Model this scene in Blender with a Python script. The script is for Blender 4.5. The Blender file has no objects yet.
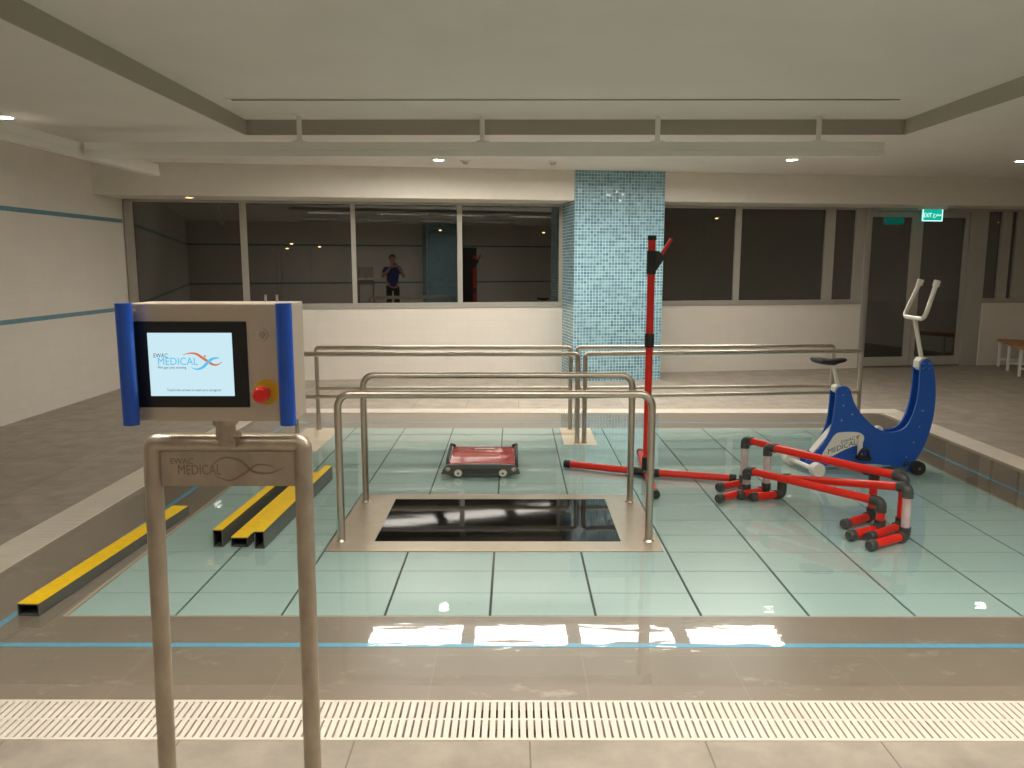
import bpy, bmesh, math, random
from mathutils import Vector, Matrix
random.seed(7)
PI = math.pi
SC = bpy.context.scene
COL = SC.collection

# ------------------------------------------------------------------ materials
def new_mat(name):
    m = bpy.data.materials.new(name); m.use_nodes = True
    nt = m.node_tree; nt.nodes.clear()
    out = nt.nodes.new('ShaderNodeOutputMaterial')
    return m, nt, out
def lin(r, g, b):
    f = lambda c: ((c/255+.055)/1.055)**2.4 if c/255 > .04045 else c/255/12.92
    return (f(r), f(g), f(b), 1)
def N(nt, typ, **kw):
    n = nt.nodes.new(typ)
    for k, v in kw.items():
        if k in n.inputs.keys(): n.inputs[k].default_value = v
        else: setattr(n, k, v)
    return n
def L(nt, a, b): nt.links.new(a, b)
def coords(nt, scale=(1, 1, 1), rot=(0, 0, 0), loc=(0, 0, 0)):
    t = N(nt, 'ShaderNodeTexCoord'); mp = N(nt, 'ShaderNodeMapping')
    mp.inputs['Scale'].default_value = scale; mp.inputs['Rotation'].default_value = rot; mp.inputs['Location'].default_value = loc
    L(nt, t.outputs['Object'], mp.inputs['Vector']); return mp.outputs['Vector']
def ramp(nt, fac, stops):
    r = N(nt, 'ShaderNodeValToRGB')
    e = r.color_ramp.elements
    while len(e) > 1: e.remove(e[-1])
    e[0].position, e[0].color = stops[0]
    for p, c in stops[1:]:
        x = e.new(p); x.color = c
    L(nt, fac, r.inputs['Fac']); return r.outputs['Color']
def mixc(nt, fac, a, b, mode='MIX'):
    m = N(nt, 'ShaderNodeMix', data_type='RGBA', blend_type=mode)
    for s, v in ((m.inputs[0], fac), (m.inputs[6], a), (m.inputs[7], b)):
        if hasattr(v, 'is_linked') or hasattr(v, 'links'): L(nt, v, s)
        else: s.default_value = v
    return m.outputs[2]
def principled(name, col, rough=.5, metal=0, noise=0, nscale=8, bump=0, coat=0, spec=.5, stretch=(1, 1, 1)):
    m, nt, out = new_mat(name)
    p = N(nt, 'ShaderNodeBsdfPrincipled', Roughness=rough, Metallic=metal)
    p.inputs['Specular IOR Level'].default_value = spec
    p.inputs['Coat Weight'].default_value = coat
    p.inputs['Base Color'].default_value = col
    if noise or bump:
        v = coords(nt, tuple(nscale*s for s in stretch)); n = N(nt, 'ShaderNodeTexNoise', Scale=1, Detail=4)
        L(nt, v, n.inputs['Vector'])
        if noise:
            a = tuple(c*(1-noise) for c in col[:3])+(1,); b = tuple(min(1, c*(1+noise)) for c in col[:3])+(1,)
            L(nt, ramp(nt, n.outputs['Fac'], [(.3, a), (.7, b)]), p.inputs['Base Color'])
        if bump:
            bm = N(nt, 'ShaderNodeBump', Strength=bump, Distance=.003); L(nt, n.outputs['Fac'], bm.inputs['Height']); L(nt, bm.outputs['Normal'], p.inputs['Normal'])
    L(nt, p.outputs[0], out.inputs[0]); return m
def emit(name, col, s):
    m, nt, out = new_mat(name); e = N(nt, 'ShaderNodeEmission', Color=col, Strength=s); L(nt, e.outputs[0], out.inputs[0]); return m
def grid_mat(name, base, joint, size, off, jw, rough=.45, vary=.1, noise=.12, axes='XY', nscale=3, coat=0, bump=.15, spec=.5, glitter=0, colors=None, rowvar=0, rot=0, stain=None):
    """rectangular tiles with joints, cells tinted one by one (object coordinates)"""
    m, nt, out = new_mat(name)
    p = N(nt, 'ShaderNodeBsdfPrincipled', Roughness=rough); p.inputs['Coat Weight'].default_value = coat
    p.inputs['Specular IOR Level'].default_value = spec
    v = coords(nt, rot=(0, 0, rot)); s = N(nt, 'ShaderNodeSeparateXYZ'); L(nt, v, s.inputs[0])
    cells = []; masks = []
    for k, ax in enumerate(axes):
        src = s.outputs[ax]
        a = N(nt, 'ShaderNodeMath', operation='SUBTRACT'); L(nt, src, a.inputs[0]); a.inputs[1].default_value = off[k]
        d = N(nt, 'ShaderNodeMath', operation='DIVIDE'); L(nt, a.outputs[0], d.inputs[0]); d.inputs[1].default_value = size[k]
        fl = N(nt, 'ShaderNodeMath', operation='FLOOR'); L(nt, d.outputs[0], fl.inputs[0]); cells.append(fl.outputs[0])
        fr = N(nt, 'ShaderNodeMath', operation='FRACT'); L(nt, d.outputs[0], fr.inputs[0])
        c = N(nt, 'ShaderNodeMath', operation='SUBTRACT'); L(nt, fr.outputs[0], c.inputs[0]); c.inputs[1].default_value = .5
        ab = N(nt, 'ShaderNodeMath', operation='ABSOLUTE'); L(nt, c.outputs[0], ab.inputs[0])
        g = N(nt, 'ShaderNodeMath', operation='GREATER_THAN'); L(nt, ab.outputs[0], g.inputs[0]); g.inputs[1].default_value = .5-jw/size[k]/2
        masks.append(g.outputs[0])
    jm = N(nt, 'ShaderNodeMath', operation='MAXIMUM'); L(nt, masks[0], jm.inputs[0]); L(nt, masks[1], jm.inputs[1])
    cv = N(nt, 'ShaderNodeCombineXYZ'); L(nt, cells[0], cv.inputs[0]); L(nt, cells[1], cv.inputs[1])
    wn = N(nt, 'ShaderNodeTexWhiteNoise', noise_dimensions='3D'); L(nt, cv.outputs[0], wn.inputs['Vector'])
    if colors:
        fac = wn.outputs['Value']
        if rowvar:
            cs = N(nt, 'ShaderNodeVectorMath', operation='MULTIPLY'); L(nt, cv.outputs[0], cs.inputs[0]); cs.inputs[1].default_value = (.11, .83, 1)
            wr = N(nt, 'ShaderNodeTexNoise', Scale=1, Detail=2); L(nt, cs.outputs[0], wr.inputs['Vector'])
            mm = N(nt, 'ShaderNodeMath', operation='MULTIPLY_ADD'); L(nt, wr.outputs['Fac'], mm.inputs[0]); mm.inputs[1].default_value = rowvar; 
            sc = N(nt, 'ShaderNodeMath', operation='MULTIPLY_ADD'); L(nt, fac, sc.inputs[0]); sc.inputs[1].default_value = .45; sc.inputs[2].default_value = .27-rowvar*.5
            L(nt, sc.outputs[0], mm.inputs[2]); fac = mm.outputs[0]
        col = ramp(nt, fac, colors)
    else:
        lo = tuple(c*(1-vary) for c in base[:3])+(1,); hi = tuple(min(1, c*(1+vary)) for c in base[:3])+(1,)
        col = ramp(nt, wn.outputs['Value'], [(0, lo), (1, hi)])
    if noise:
        n = N(nt, 'ShaderNodeTexNoise', Scale=nscale, Detail=6, Roughness=.6); L(nt, v, n.inputs['Vector'])
        k = ramp(nt, n.outputs['Fac'], [(.3, (1-noise,)*3+(1,)), (.7, (1+noise,)*3+(1,))])
        col = mixc(nt, 1.0, col, k, 'MULTIPLY')
    if stain:
        mp = N(nt, 'ShaderNodeMapping'); L(nt, v, mp.inputs['Vector']); mp.inputs['Scale'].default_value = (1.6, 2.6, 1); mp.inputs['Rotation'].default_value = (0, 0, .6)
        sn = N(nt, 'ShaderNodeTexNoise', Scale=3.2, Detail=8, Roughness=.72); L(nt, mp.outputs['Vector'], sn.inputs['Vector'])
        col = mixc(nt, ramp(nt, sn.outputs['Fac'], [(.57, (0, 0, 0, 1)), (.70, (.4, .4, .4, 1))]), col, stain)
    col = mixc(nt, jm.outputs[0], col, joint)
    L(nt, col, p.inputs['Base Color'])
    if glitter:
        sub = N(nt, 'ShaderNodeVectorMath', operation='SUBTRACT'); L(nt, wn.outputs['Color'], sub.inputs[0]); sub.inputs[1].default_value = (.5, .5, .5)
        mul = N(nt, 'ShaderNodeVectorMath', operation='SCALE'); L(nt, sub.outputs[0], mul.inputs[0]); mul.inputs['Scale'].default_value = glitter
        ge = N(nt, 'ShaderNodeNewGeometry'); ad = N(nt, 'ShaderNodeVectorMath', operation='ADD'); L(nt, ge.outputs['Normal'], ad.inputs[0]); L(nt, mul.outputs[0], ad.inputs[1])
        no = N(nt, 'ShaderNodeVectorMath', operation='NORMALIZE'); L(nt, ad.outputs[0], no.inputs[0]); L(nt, no.outputs[0], p.inputs['Normal'])
        mr = N(nt, 'ShaderNodeMath', operation='MULTIPLY_ADD'); L(nt, jm.outputs[0], mr.inputs[0]); mr.inputs[1].default_value = .5; mr.inputs[2].default_value = rough
        L(nt, mr.outputs[0], p.inputs['Roughness'])
    elif bump:
        b = N(nt, 'ShaderNodeBump', Strength=bump, Distance=.004, invert=True); L(nt, jm.outputs[0], b.inputs['Height']); L(nt, b.outputs['Normal'], p.inputs['Normal'])
    L(nt, p.outputs[0], out.inputs[0]); return m

WARM = (1, .932, .84, 1)
TH = math.atan(.165)                     # the window wall stands askew to the pool
M = {}
M['ceiling'] = principled('ceiling_paint', lin(236, 231, 225), .9, noise=.02, nscale=2)
M['fascia'] = principled('recess_edge_shade', lin(176, 170, 156), .9)  # greyer than the ceiling: shade inside the recess put into the edge colour
M['slot'] = principled('slot_dark', lin(92, 88, 78), .8)
M['wall'] = grid_mat('white_wall_tile', lin(228, 222, 212), lin(221, 215, 204), (.30, .10), (0, 0), .004, rough=.35, vary=.012, noise=.02, axes='XZ', bump=.06)
M['wall_side'] = grid_mat('white_side_tile', lin(228, 222, 212), lin(221, 215, 204), (.30, .10), (0, 0), .004, rough=.35, vary=.012, noise=.02, axes='YZ', bump=.06)
M['paint'] = principled('white_paint', lin(230, 225, 214), .8, noise=.02)
M['stripe'] = principled('blue_border_tile', lin(104, 148, 164), .3, noise=.1, nscale=20)
M['deck'] = grid_mat('deck_stone_tile', lin(161, 152, 139), lin(120, 112, 101), (.594, .594), (.054, 2.2), .006, rough=.5, vary=.05, noise=.2, nscale=5, bump=.2)
M['border'] = grid_mat('pool_border_tile', lin(136, 124, 110), lin(147, 135, 120), (.6, .6), (.28, 3.1), .004, rough=.3, vary=.03, noise=.05, nscale=5, bump=.05, stain=lin(205, 195, 180))
M['bluetile'] = principled('blue_line_tile', lin(98, 172, 205), .3, noise=.06, nscale=25)
M['panel'] = principled('pale_aqua_panel', lin(174, 203, 198), .28, noise=.02, nscale=2)
M['panelgap'] = principled('panel_gap', lin(58, 74, 72), .6)
M['pad'] = principled('pale_pad', lin(226, 212, 188), .4, noise=.03)
M['grate'] = principled('cream_plastic_grate', lin(222, 214, 201), .5, noise=.05, nscale=5)
M['channel'] = principled('grate_channel', lin(128, 116, 98), .8)
M['steel'] = principled('brushed_steel', lin(196, 186, 172), .3, metal=1, noise=.06, nscale=30, stretch=(1, 1, .1))
M['chrome'] = principled('polished_tube', lin(228, 224, 214), .3, metal=.45)
M['steel_plate'] = principled('steel_plate', lin(198, 186, 166), .24, metal=.5, noise=.04, nscale=12)
M['steel_worn'] = principled('worn_steel', lin(172, 160, 143), .36, metal=.7, noise=.14, nscale=26, stretch=(1, 1, .5), bump=.05)
M['steel_box'] = principled('console_steel', lin(188, 176, 158), .34, metal=.55, noise=.03, nscale=4)
M['engrave'] = principled('engraved_mark', lin(138, 123, 104), .6, metal=.4)
M['belt'] = principled('black_belt', lin(20, 19, 18), .04, noise=.25, nscale=9, bump=.035, stretch=(.5, 1.6, 1), spec=.22)
M['black'] = principled('black_plastic', lin(36, 36, 38), .42)
M['grey_black'] = principled('charcoal_fitting', lin(66, 68, 66), .4)
M['rubber'] = principled('black_rubber', lin(26, 26, 28), .65)
M['blue'] = principled('blue_plastic', lin(22, 84, 176), .4, noise=.04, nscale=6)
M['blue_grip'] = principled('blue_grip', lin(28, 76, 170), .3, noise=.05, nscale=30)
M['white'] = principled('white_plastic', lin(228, 224, 214), .4)
M['red'] = principled('red_pipe', lin(228, 42, 26), .32)
M['red_lid'] = principled('red_gloss_lid', lin(178, 22, 20), .18, coat=.4)
M['pinkclear'] = None
M['yellow'] = principled('yellow_grip_top', lin(250, 204, 10), .6, noise=.08, nscale=30, bump=.1)
M['beamside'] = principled('grey_beam_side', lin(92, 95, 88), .4, metal=.3, noise=.06)
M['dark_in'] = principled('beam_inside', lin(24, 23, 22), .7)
M['alu'] = principled('window_aluminium', lin(176, 173, 164), .45, metal=.15, noise=.03)
M['track'] = principled('track_white', lin(240, 238, 230), .5)
M['wood'] = principled('bench_wood', lin(188, 132, 76), .5, noise=.2, nscale=6, stretch=(6, 1, 6))
M['mosaic'] = grid_mat('blue_mosaic', None, lin(194, 220, 226), (.0428, .0415), (0, 0), .0062, rough=.12, noise=0, axes='XZ', glitter=.11, spec=.6,
                       colors=[(.1, lin(78, 120, 140)), (.42, lin(102, 147, 166)), (.62, lin(122, 168, 184)), (.95, lin(138, 182, 196))], rowvar=1.1)
M['mosaic_side'] = grid_mat('blue_mosaic_side', None, lin(194, 220, 226), (.0428, .0415), (0, 0), .0062, rough=.12, noise=0, axes='YZ', glitter=.11, spec=.6,
                       colors=[(.1, lin(78, 120, 140)), (.42, lin(102, 147, 166)), (.62, lin(122, 168, 184)), (.95, lin(138, 182, 196))], rowvar=1.1)
M['lamp'] = emit('panel_light', WARM, 13.0)
M['lamp_dim'] = emit('panel_light_dimmed', WARM, 6.0)
M['down'] = emit('downlight_glow', (1, .93, .8, 1), 24.0)
M['amber'] = emit('amber_glow', (1, .62, .2, 1), 3.0)
M['screen'] = emit('screen_glow', lin(205, 236, 246), .48)
M['scr_dark'] = emit('screen_dark_text', lin(84, 108, 124), .48)
M['scr_blue'] = emit('screen_blue', lin(98, 196, 236), .48)
M['scr_orange'] = emit('screen_orange', lin(216, 118, 84), .48)
M['sign'] = emit('exit_green', lin(14, 172, 148), .52)
M['sign_white'] = emit('exit_white', lin(200, 255, 240), .7)
M['street'] = emit('street_lamp_glow', (1, .6, .25, 1), 8.0)
M['asphalt'] = principled('dark_ground', lin(40, 40, 40), .9)
M['skin'] = principled('skin', lin(190, 140, 115), .5)
M['shirt'] = principled('navy_shirt', lin(34, 44, 120), .8)
M['trousers'] = principled('dark_trousers', lin(32, 34, 34), .8)
M['hair'] = principled('dark_hair', lin(30, 22, 18), .6)
M['darkdoor'] = principled('dark_door', lin(38, 32, 28), .5)

def schlick(nt, f0, normal=None):
    """two-sided Fresnel for a thin sheet (same from both faces)"""
    g = N(nt, 'ShaderNodeNewGeometry'); d = N(nt, 'ShaderNodeVectorMath', operation='DOT_PRODUCT')
    L(nt, normal or g.outputs['Normal'], d.inputs[0]); L(nt, g.outputs['Incoming'], d.inputs[1])
    a = N(nt, 'ShaderNodeMath', operation='ABSOLUTE'); L(nt, d.outputs['Value'], a.inputs[0])
    i = N(nt, 'ShaderNodeMath', operation='SUBTRACT', use_clamp=True); i.inputs[0].default_value = 1; L(nt, a.outputs[0], i.inputs[1])
    p = N(nt, 'ShaderNodeMath', operation='POWER'); L(nt, i.outputs[0], p.inputs[0]); p.inputs[1].default_value = 5
    m = N(nt, 'ShaderNodeMath', operation='MULTIPLY_ADD'); L(nt, p.outputs[0], m.inputs[0]); m.inputs[1].default_value = 1-f0; m.inputs[2].default_value = f0
    return m.outputs[0]
def glass(name, f0, tint):
    m, nt, out = new_mat(name)
    t = N(nt, 'ShaderNodeBsdfTransparent', Color=tint); g = N(nt, 'ShaderNodeBsdfGlossy', Roughness=.01)
    mx = N(nt, 'ShaderNodeMixShader')
    L(nt, schlick(nt, f0), mx.inputs[0]); L(nt, t.outputs[0], mx.inputs[1]); L(nt, g.outputs[0], mx.inputs[2]); L(nt, mx.outputs[0], out.inputs[0])
    return m
M['glass'] = glass('window_glass', .16, (.45, .45, .43, 1))
def clear_tube():
    m, nt, out = new_mat('clear_tube')
    t = N(nt, 'ShaderNodeBsdfTransparent', Color=(.93, .88, .88, 1)); p = N(nt, 'ShaderNodeBsdfPrincipled', Roughness=.15)
    v = coords(nt, (14, 14, 9)); n = N(nt, 'ShaderNodeTexNoise', Scale=1, Detail=2); L(nt, v, n.inputs['Vector'])
    L(nt, ramp(nt, n.outputs['Fac'], [(.4, lin(226, 214, 212)), (.62, lin(222, 190, 190)), (.72, lin(205, 110, 110))]), p.inputs['Base Color'])
    mx = N(nt, 'ShaderNodeMixShader', Fac=.62); L(nt, t.outputs[0], mx.inputs[1]); L(nt, p.outputs[0], mx.inputs[2]); L(nt, mx.outputs[0], out.inputs[0])
    return m
M['clear'] = clear_tube()
def water_mat():
    m, nt, out = new_mat('water_film')
    t = N(nt, 'ShaderNodeBsdfTransparent', Color=(.97, .985, .98, 1)); g = N(nt, 'ShaderNodeBsdfGlossy', Roughness=.015)
    mx = N(nt, 'ShaderNodeMixShader')
    v = coords(nt, (1.1, 3.2, 1)); n = N(nt, 'ShaderNodeTexNoise', Scale=1.6, Detail=3, Roughness=.55); L(nt, v, n.inputs['Vector'])
    v2 = coords(nt, (9, 34, 1)); n2 = N(nt, 'ShaderNodeTexNoise', Scale=1, Detail=2); L(nt, v2, n2.inputs['Vector'])
    ad = N(nt, 'ShaderNodeMath', operation='MULTIPLY_ADD'); L(nt, n2.outputs['Fac'], ad.inputs[0]); ad.inputs[1].default_value = .035; L(nt, n.outputs['Fac'], ad.inputs[2])
    b = N(nt, 'ShaderNodeBump', Strength=1, Distance=.0010); L(nt, ad.outputs[0], b.inputs['Height'])
    L(nt, b.outputs['Normal'], g.inputs['Normal'])
    L(nt, schlick(nt, .022, b.outputs['Normal']), mx.inputs[0]); L(nt, t.outputs[0], mx.inputs[1]); L(nt, g.outputs[0], mx.inputs[2]); L(nt, mx.outputs[0], out.inputs[0])
    return m
M['water'] = water_mat()

# ------------------------------------------------------------------ mesh helpers
def BM(): return bmesh.new()
def add_box(bm, x0, x1, y0, y1, z0, z1, bev=0):
    vs = [bm.verts.new((x, y, z)) for x in (x0, x1) for y in (y0, y1) for z in (z0, z1)]
    F = [(0, 1, 3, 2), (4, 6, 7, 5), (0, 4, 5, 1), (2, 3, 7, 6), (0, 2, 6, 4), (1, 5, 7, 3)]
    fs = [bm.faces.new([vs[i] for i in f]) for f in F]
    if bev:
        es = set(e for f in fs for e in f.edges)
        bmesh.ops.bevel(bm, geom=list(es), offset=bev, segments=2, profile=.6, affect='EDGES')
def fillet(pts, r, n=6):
    pts = [Vector(p) for p in pts]; out = [pts[0]]
    for i in range(1, len(pts)-1):
        a, p, b = pts[i-1], pts[i], pts[i+1]
        u = (a-p); w = (b-p); ang = u.angle(w); d = min(r/math.tan(ang/2), u.length*.49, w.length*.49)
        u.normalize(); w.normalize(); rr = d*math.tan(ang/2)
        s, e = p+u*d, p+w*d; bis = (u+w).normalized(); c = p+bis*(rr/math.sin(ang/2))
        for k in range(n+1):
            t = k/n; v = (s-c).lerp(e-c, t); v.normalize(); out.append(c+v*rr)
    out.append(pts[-1]); return out
def add_tube(bm, pts, r, seg=14, cap=True, radii=None):
    pts = [Vector(p) for p in pts]; rings = []
    t = (pts[1]-pts[0]).normalized(); up = Vector((0, 0, 1)) if abs(t.z) < .9 else Vector((0, 1, 0))
    x = t.cross(up).normalized()
    for i, p in enumerate(pts):
        tt = (pts[min(i+1, len(pts)-1)]-pts[max(i-1, 0)]).normalized()
        x = (x-tt*x.dot(tt)).normalized(); y = tt.cross(x)
        rr = radii[i] if radii else r
        rings.append([bm.verts.new(p+x*(rr*math.cos(2*PI*k/seg))+y*(rr*math.sin(2*PI*k/seg))) for k in range(seg)])
    for a, b in zip(rings, rings[1:]):
        for k in range(seg): bm.faces.new((a[k], a[(k+1) % seg], b[(k+1) % seg], b[k]))
    if cap: bm.faces.new(rings[0][::-1]); bm.faces.new(rings[-1])
def add_prism(bm, outline, axis, d0, d1):
    """outline = 2D list; axis 'y': points are (x,z) extruded from y=d0 to d1; 'z': (x,y); 'x': (y,z)"""
    def P(q, d): return {'y': (q[0], d, q[1]), 'z': (q[0], q[1], d), 'x': (d, q[0], q[1])}[axis]
    a = [bm.verts.new(P(q, d0)) for q in outline]; b = [bm.verts.new(P(q, d1)) for q in outline]
    n = len(a); bm.faces.new(a); bm.faces.new(b[::-1])
    for i in range(n): bm.faces.new((a[i], b[i], b[(i+1) % n], a[(i+1) % n]))
def add_disc(bm, c, axis, r0, r1=None, d=.01, seg=24):
    c = Vector(c); a = Vector(axis).normalized(); add_tube(bm, [c, c+a*d], r0, seg, radii=[r0, r0 if r1 is None else r1])
def add_sphere(bm, c, r, sc=(1, 1, 1), seg=20, ring=14):
    bmesh.ops.create_uvsphere(bm, u_segments=seg, v_segments=ring, radius=r, matrix=Matrix.Translation(c) @ Matrix.Diagonal((*sc, 1)))
def smooth_poly(pts, it=2):
    for _ in range(it):
        q = []
        for i in range(len(pts)):
            a, b = pts[i], pts[(i+1) % len(pts)]
            q += [(a[0]*.75+b[0]*.25, a[1]*.75+b[1]*.25), (a[0]*.25+b[0]*.75, a[1]*.25+b[1]*.75)]
        pts = q
    return pts
def obj(name, bm, mat, parent=None, smooth=False, shift=None, bevel=0, mats=None):
    """link as ONE mesh object; shift = True when the mesh was drawn in room coordinates but lives under a parent"""
    bmesh.ops.recalc_face_normals(bm, faces=bm.faces)
    if shift and parent is not None:
        bmesh.ops.transform(bm, matrix=world_of(parent).inverted(), verts=bm.verts)
    me = bpy.data.meshes.new(name); bm.to_mesh(me); bm.free()
    for m in (mats or [mat]): me.materials.append(m)
    o = bpy.data.objects.new(name, me); COL.objects.link(o)
    if parent is not None: o.parent = parent
    if smooth:
        for p in me.polygons: p.use_smooth = True
        md = o.modifiers.new('edge_split', 'EDGE_SPLIT'); md.split_angle = math.radians(38)
    if bevel:
        b = o.modifiers.new('bevel', 'BEVEL'); b.width = bevel; b.segments = 2; b.limit_method = 'ANGLE'
    return o
def world_of(o):
    m = o.matrix_basis.copy()
    return world_of(o.parent) @ m if o.parent else m
def tag(o, label, cat, group=None, kind=None):
    o['label'] = label; o['category'] = cat
    if group: o['group'] = group
    if kind: o['kind'] = kind
    return o
def thing(name, label, cat, loc=(0, 0, 0), rotz=0, group=None):
    o = bpy.data.objects.new(name, None); COL.objects.link(o); o.empty_display_size = .1
    o.location = loc; o.rotation_euler = (0, 0, rotz)
    return tag(o, label, cat, group)
def struct(name, bm, mat, parent=None, **kw):
    o = obj(name, bm, mat, parent, **kw)
    if parent is None: o['kind'] = 'structure'
    return o
def structure_root(name, loc=(0, 0, 0), rotz=0):
    o = bpy.data.objects.new(name, None); COL.objects.link(o); o.location = loc; o.rotation_euler = (0, 0, rotz); o['kind'] = 'structure'; return o
def copy_tree(o, parent=None):
    c = o.copy(); COL.objects.link(c)
    if parent is not None: c.parent = parent
    for ch in list(o.children): copy_tree(ch, c)
    return c
def text_bm(s, size, depth=.0006, align='CENTER', bold=0):
    cu = bpy.data.curves.new('lettering', 'FONT'); cu.body = s; cu.size = size; cu.extrude = depth; cu.align_x = align; cu.align_y = 'CENTER'; cu.resolution_u = 3; cu.offset = bold*size
    o = bpy.data.objects.new('lettering', cu); COL.objects.link(o)
    bpy.context.view_layer.update()
    me = bpy.data.meshes.new_from_object(o.evaluated_get(bpy.context.evaluated_depsgraph_get()))
    bm = BM(); bm.from_mesh(me); bpy.data.objects.remove(o); bpy.data.curves.remove(cu); bpy.data.meshes.remove(me)
    return bm
def stretch_to(bm, x0, x1, z0, z1, y, shear=0, bold=0):
    """lay lettering (drawn in XY) upright facing -Y into a box"""
    xs = [v.co.x for v in bm.verts]; ys = [v.co.y for v in bm.verts]
    a0, a1, b0, b1 = min(xs), max(xs), min(ys), max(ys)
    for v in bm.verts:
        fx = (v.co.x-a0)/(a1-a0); fy = (v.co.y-b0)/(b1-b0)
        x = x0+(x1-x0)*fx; z = z0+(z1-z0)*fy+shear*(x-x0)
        v.co = (x, y-v.co.z, z)
    return bm
def ribbon(bm, pts, widths, y0, y1):
    """tapered flat stroke through (x,z) points, from depth y0 to y1"""
    a, b = [], []
    for i, (x, z) in enumerate(pts):
        q0 = pts[max(i-1, 0)]; q1 = pts[min(i+1, len(pts)-1)]
        dx, dz = q1[0]-q0[0], q1[1]-q0[1]; l = math.hypot(dx, dz) or 1
        nx, nz = -dz/l*widths[i]/2, dx/l*widths[i]/2
        a.append((x+nx, z+nz)); b.append((x-nx, z-nz))
    add_prism(bm, a+b[::-1], 'y', y0, y1)
def spline(ctrl, n=10):
    out = []
    P = [ctrl[0]]+list(ctrl)+[ctrl[-1]]
    for i in range(1, len(P)-2):
        for k in range(n):
            t = k/n
            out.append(tuple(.5*((2*P[i][j])+(-P[i-1][j]+P[i+1][j])*t+(2*P[i-1][j]-5*P[i][j]+4*P[i+1][j]-P[i+2][j])*t*t+(-P[i-1][j]+3*P[i][j]-3*P[i+1][j]+P[i+2][j])*t**3) for j in range(len(ctrl[0]))))
    out.append(tuple(ctrl[-1])); return out

# ------------------------------------------------------------------ the room
XL, XR, YB = -5.09, 8.35, -2.6              # left wall, right wall, wall behind
P0 = Vector((XL, 10.58, 0)); EW = Vector((math.cos(TH), math.sin(TH), 0)); NW = Vector((-math.sin(TH), math.cos(TH), 0))
def yw(x): return 10.58+.165*(x-XL)
ZS, ZR = 2.82, 2.958                         # soffit and raised ceiling heights
PX0, PX1, PY0, PY1 = -2.06, 3.335, 3.47, 7.714   # panelled pool floor
# grating rings: inner and outer edges
GX0, GX1, GY0, GY1 = -2.685, 3.985, 2.75, 8.51
HX0, HX1, HY0, HY1 = -2.94, 4.225, 2.50, 8.755
def frame_slabs(bm, o, i, z0, z1):
    (ox0, ox1, oy0, oy1), (ix0, ix1, iy0, iy1) = o, i
    add_box(bm, ox0, ox1, oy0, iy0, z0, z1); add_box(bm, ox0, ox1, iy1, oy1, z0, z1)
    add_box(bm, ox0, ix0, iy0, iy1, z0, z1); add_box(bm, ix1, ox1, iy0, iy1, z0, z1)
b = BM(); frame_slabs(b, (XL-.1, XR+.1, YB-.1, 13.4), (HX0, HX1, HY0, HY1), -.15, 0); struct('floor', b, M['deck'])
b = BM(); frame_slabs(b, (HX0, HX1, HY0, HY1), (GX0, GX1, GY0, GY1), -.15, -.07); struct('floor_channel', b, M['channel'])
b = BM(); frame_slabs(b, (GX0, GX1, GY0, GY1), (PX0, PX1, PY0, PY1), -.15, 0)
struct('floor_border', b, M['border'])
bw = .017
b = BM(); frame_slabs(b, (-2.30-bw, 3.575+bw, 3.187-bw, 7.98+bw), (-2.30+bw, 3.575-bw, 3.187+bw, 7.98-bw), -.004, .0012); struct('trim_1', b, M['bluetile'])

# panelled movable floor: one plate per tile over a dark deck
xe = [PX0, -1.557, -1.069, -.594, -.110, .376, .860, 1.355, 1.843, 2.332, 2.825, PX1]
ye = [PY0]+[3.732+.2828*k for k in range(14)]+[PY1]
b = BM(); add_box(b, PX0, PX1, PY0, PY1, -.15, -.006); struct('floor_pool_base', b, M['panelgap'])
b = BM()
for i in range(len(xe)-1):
    for j in range(len(ye)-1):
        add_box(b, xe[i]+(.0062 if i else .012), xe[i+1]-.0062, ye[j]+(.0028 if j else .008), ye[j+1]-.0028, -.006, 0)
struct('floor_pool', b, M['panel'])
b = BM()
frame_slabs(b, (PX0-.012, PX1+.012, PY0-.006, PY1+.012), (PX0+.006, PX1-.006, PY0+.003, PY1-.012), -.004, .0008); struct('trim_2', b, principled('pool_edge_lip', lin(196, 182, 160), .4))
# ceiling: soffit ring, raised middle, fascia all as one shell
RX0, RX1, RY0, RY1 = -2.575, 3.74, 3.1, 7.94
NEAR_X, NEAR_Y = (-1.5, .2, 1.9, 3.6), 2.2
holes = [(x-.565, x+.565, NEAR_Y-.285, NEAR_Y+.285) for x in NEAR_X]
BACK_Y = -.75
holes += [(x-.565, x+.565, BACK_Y-.285, BACK_Y+.285) for x in NEAR_X]
holes += [(x-.565, x+.565, 8.80, 9.37) for x in (-1.18, .085, 1.36, 2.64)]
holes.append((RX0, RX1, RY0, RY1))
xs = sorted({XL-.1, XR+.1} | {h[0] for h in holes} | {h[1] for h in holes}); ys = sorted({YB-.1, 13.4} | {h[2] for h in holes} | {h[3] for h in holes})
b = BM()
for ya, yb_ in zip(ys, ys[1:]):
    run = None
    for xa, xb_ in zip(xs, xs[1:]):
        cx, cy = (xa+xb_)/2, (ya+yb_)/2
        if any(h[0] < cx < h[1] and h[2] < cy < h[3] for h in holes):
            if run: add_box(b, run[0], run[1], ya, yb_, ZS, ZR+.2); run = None
        else: run = (run[0], xb_) if run else (xa, xb_)
    if run: add_box(b, run[0], run[1], ya, yb_, ZS, ZR+.2)
add_box(b, RX0-.02, RX1+.02, RY0-.02, RY1+.02, ZR, ZR+.2)
struct('ceiling', b, M['ceiling'])
b = BM(); frame_slabs(b, (RX0-.01, RX1+.01, RY0-.01, RY1+.01), (RX0+.012, RX1-.012, RY0+.012, RY1-.012), ZS-.001, ZR+.01); struct('trim_3', b, M['fascia'])
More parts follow.
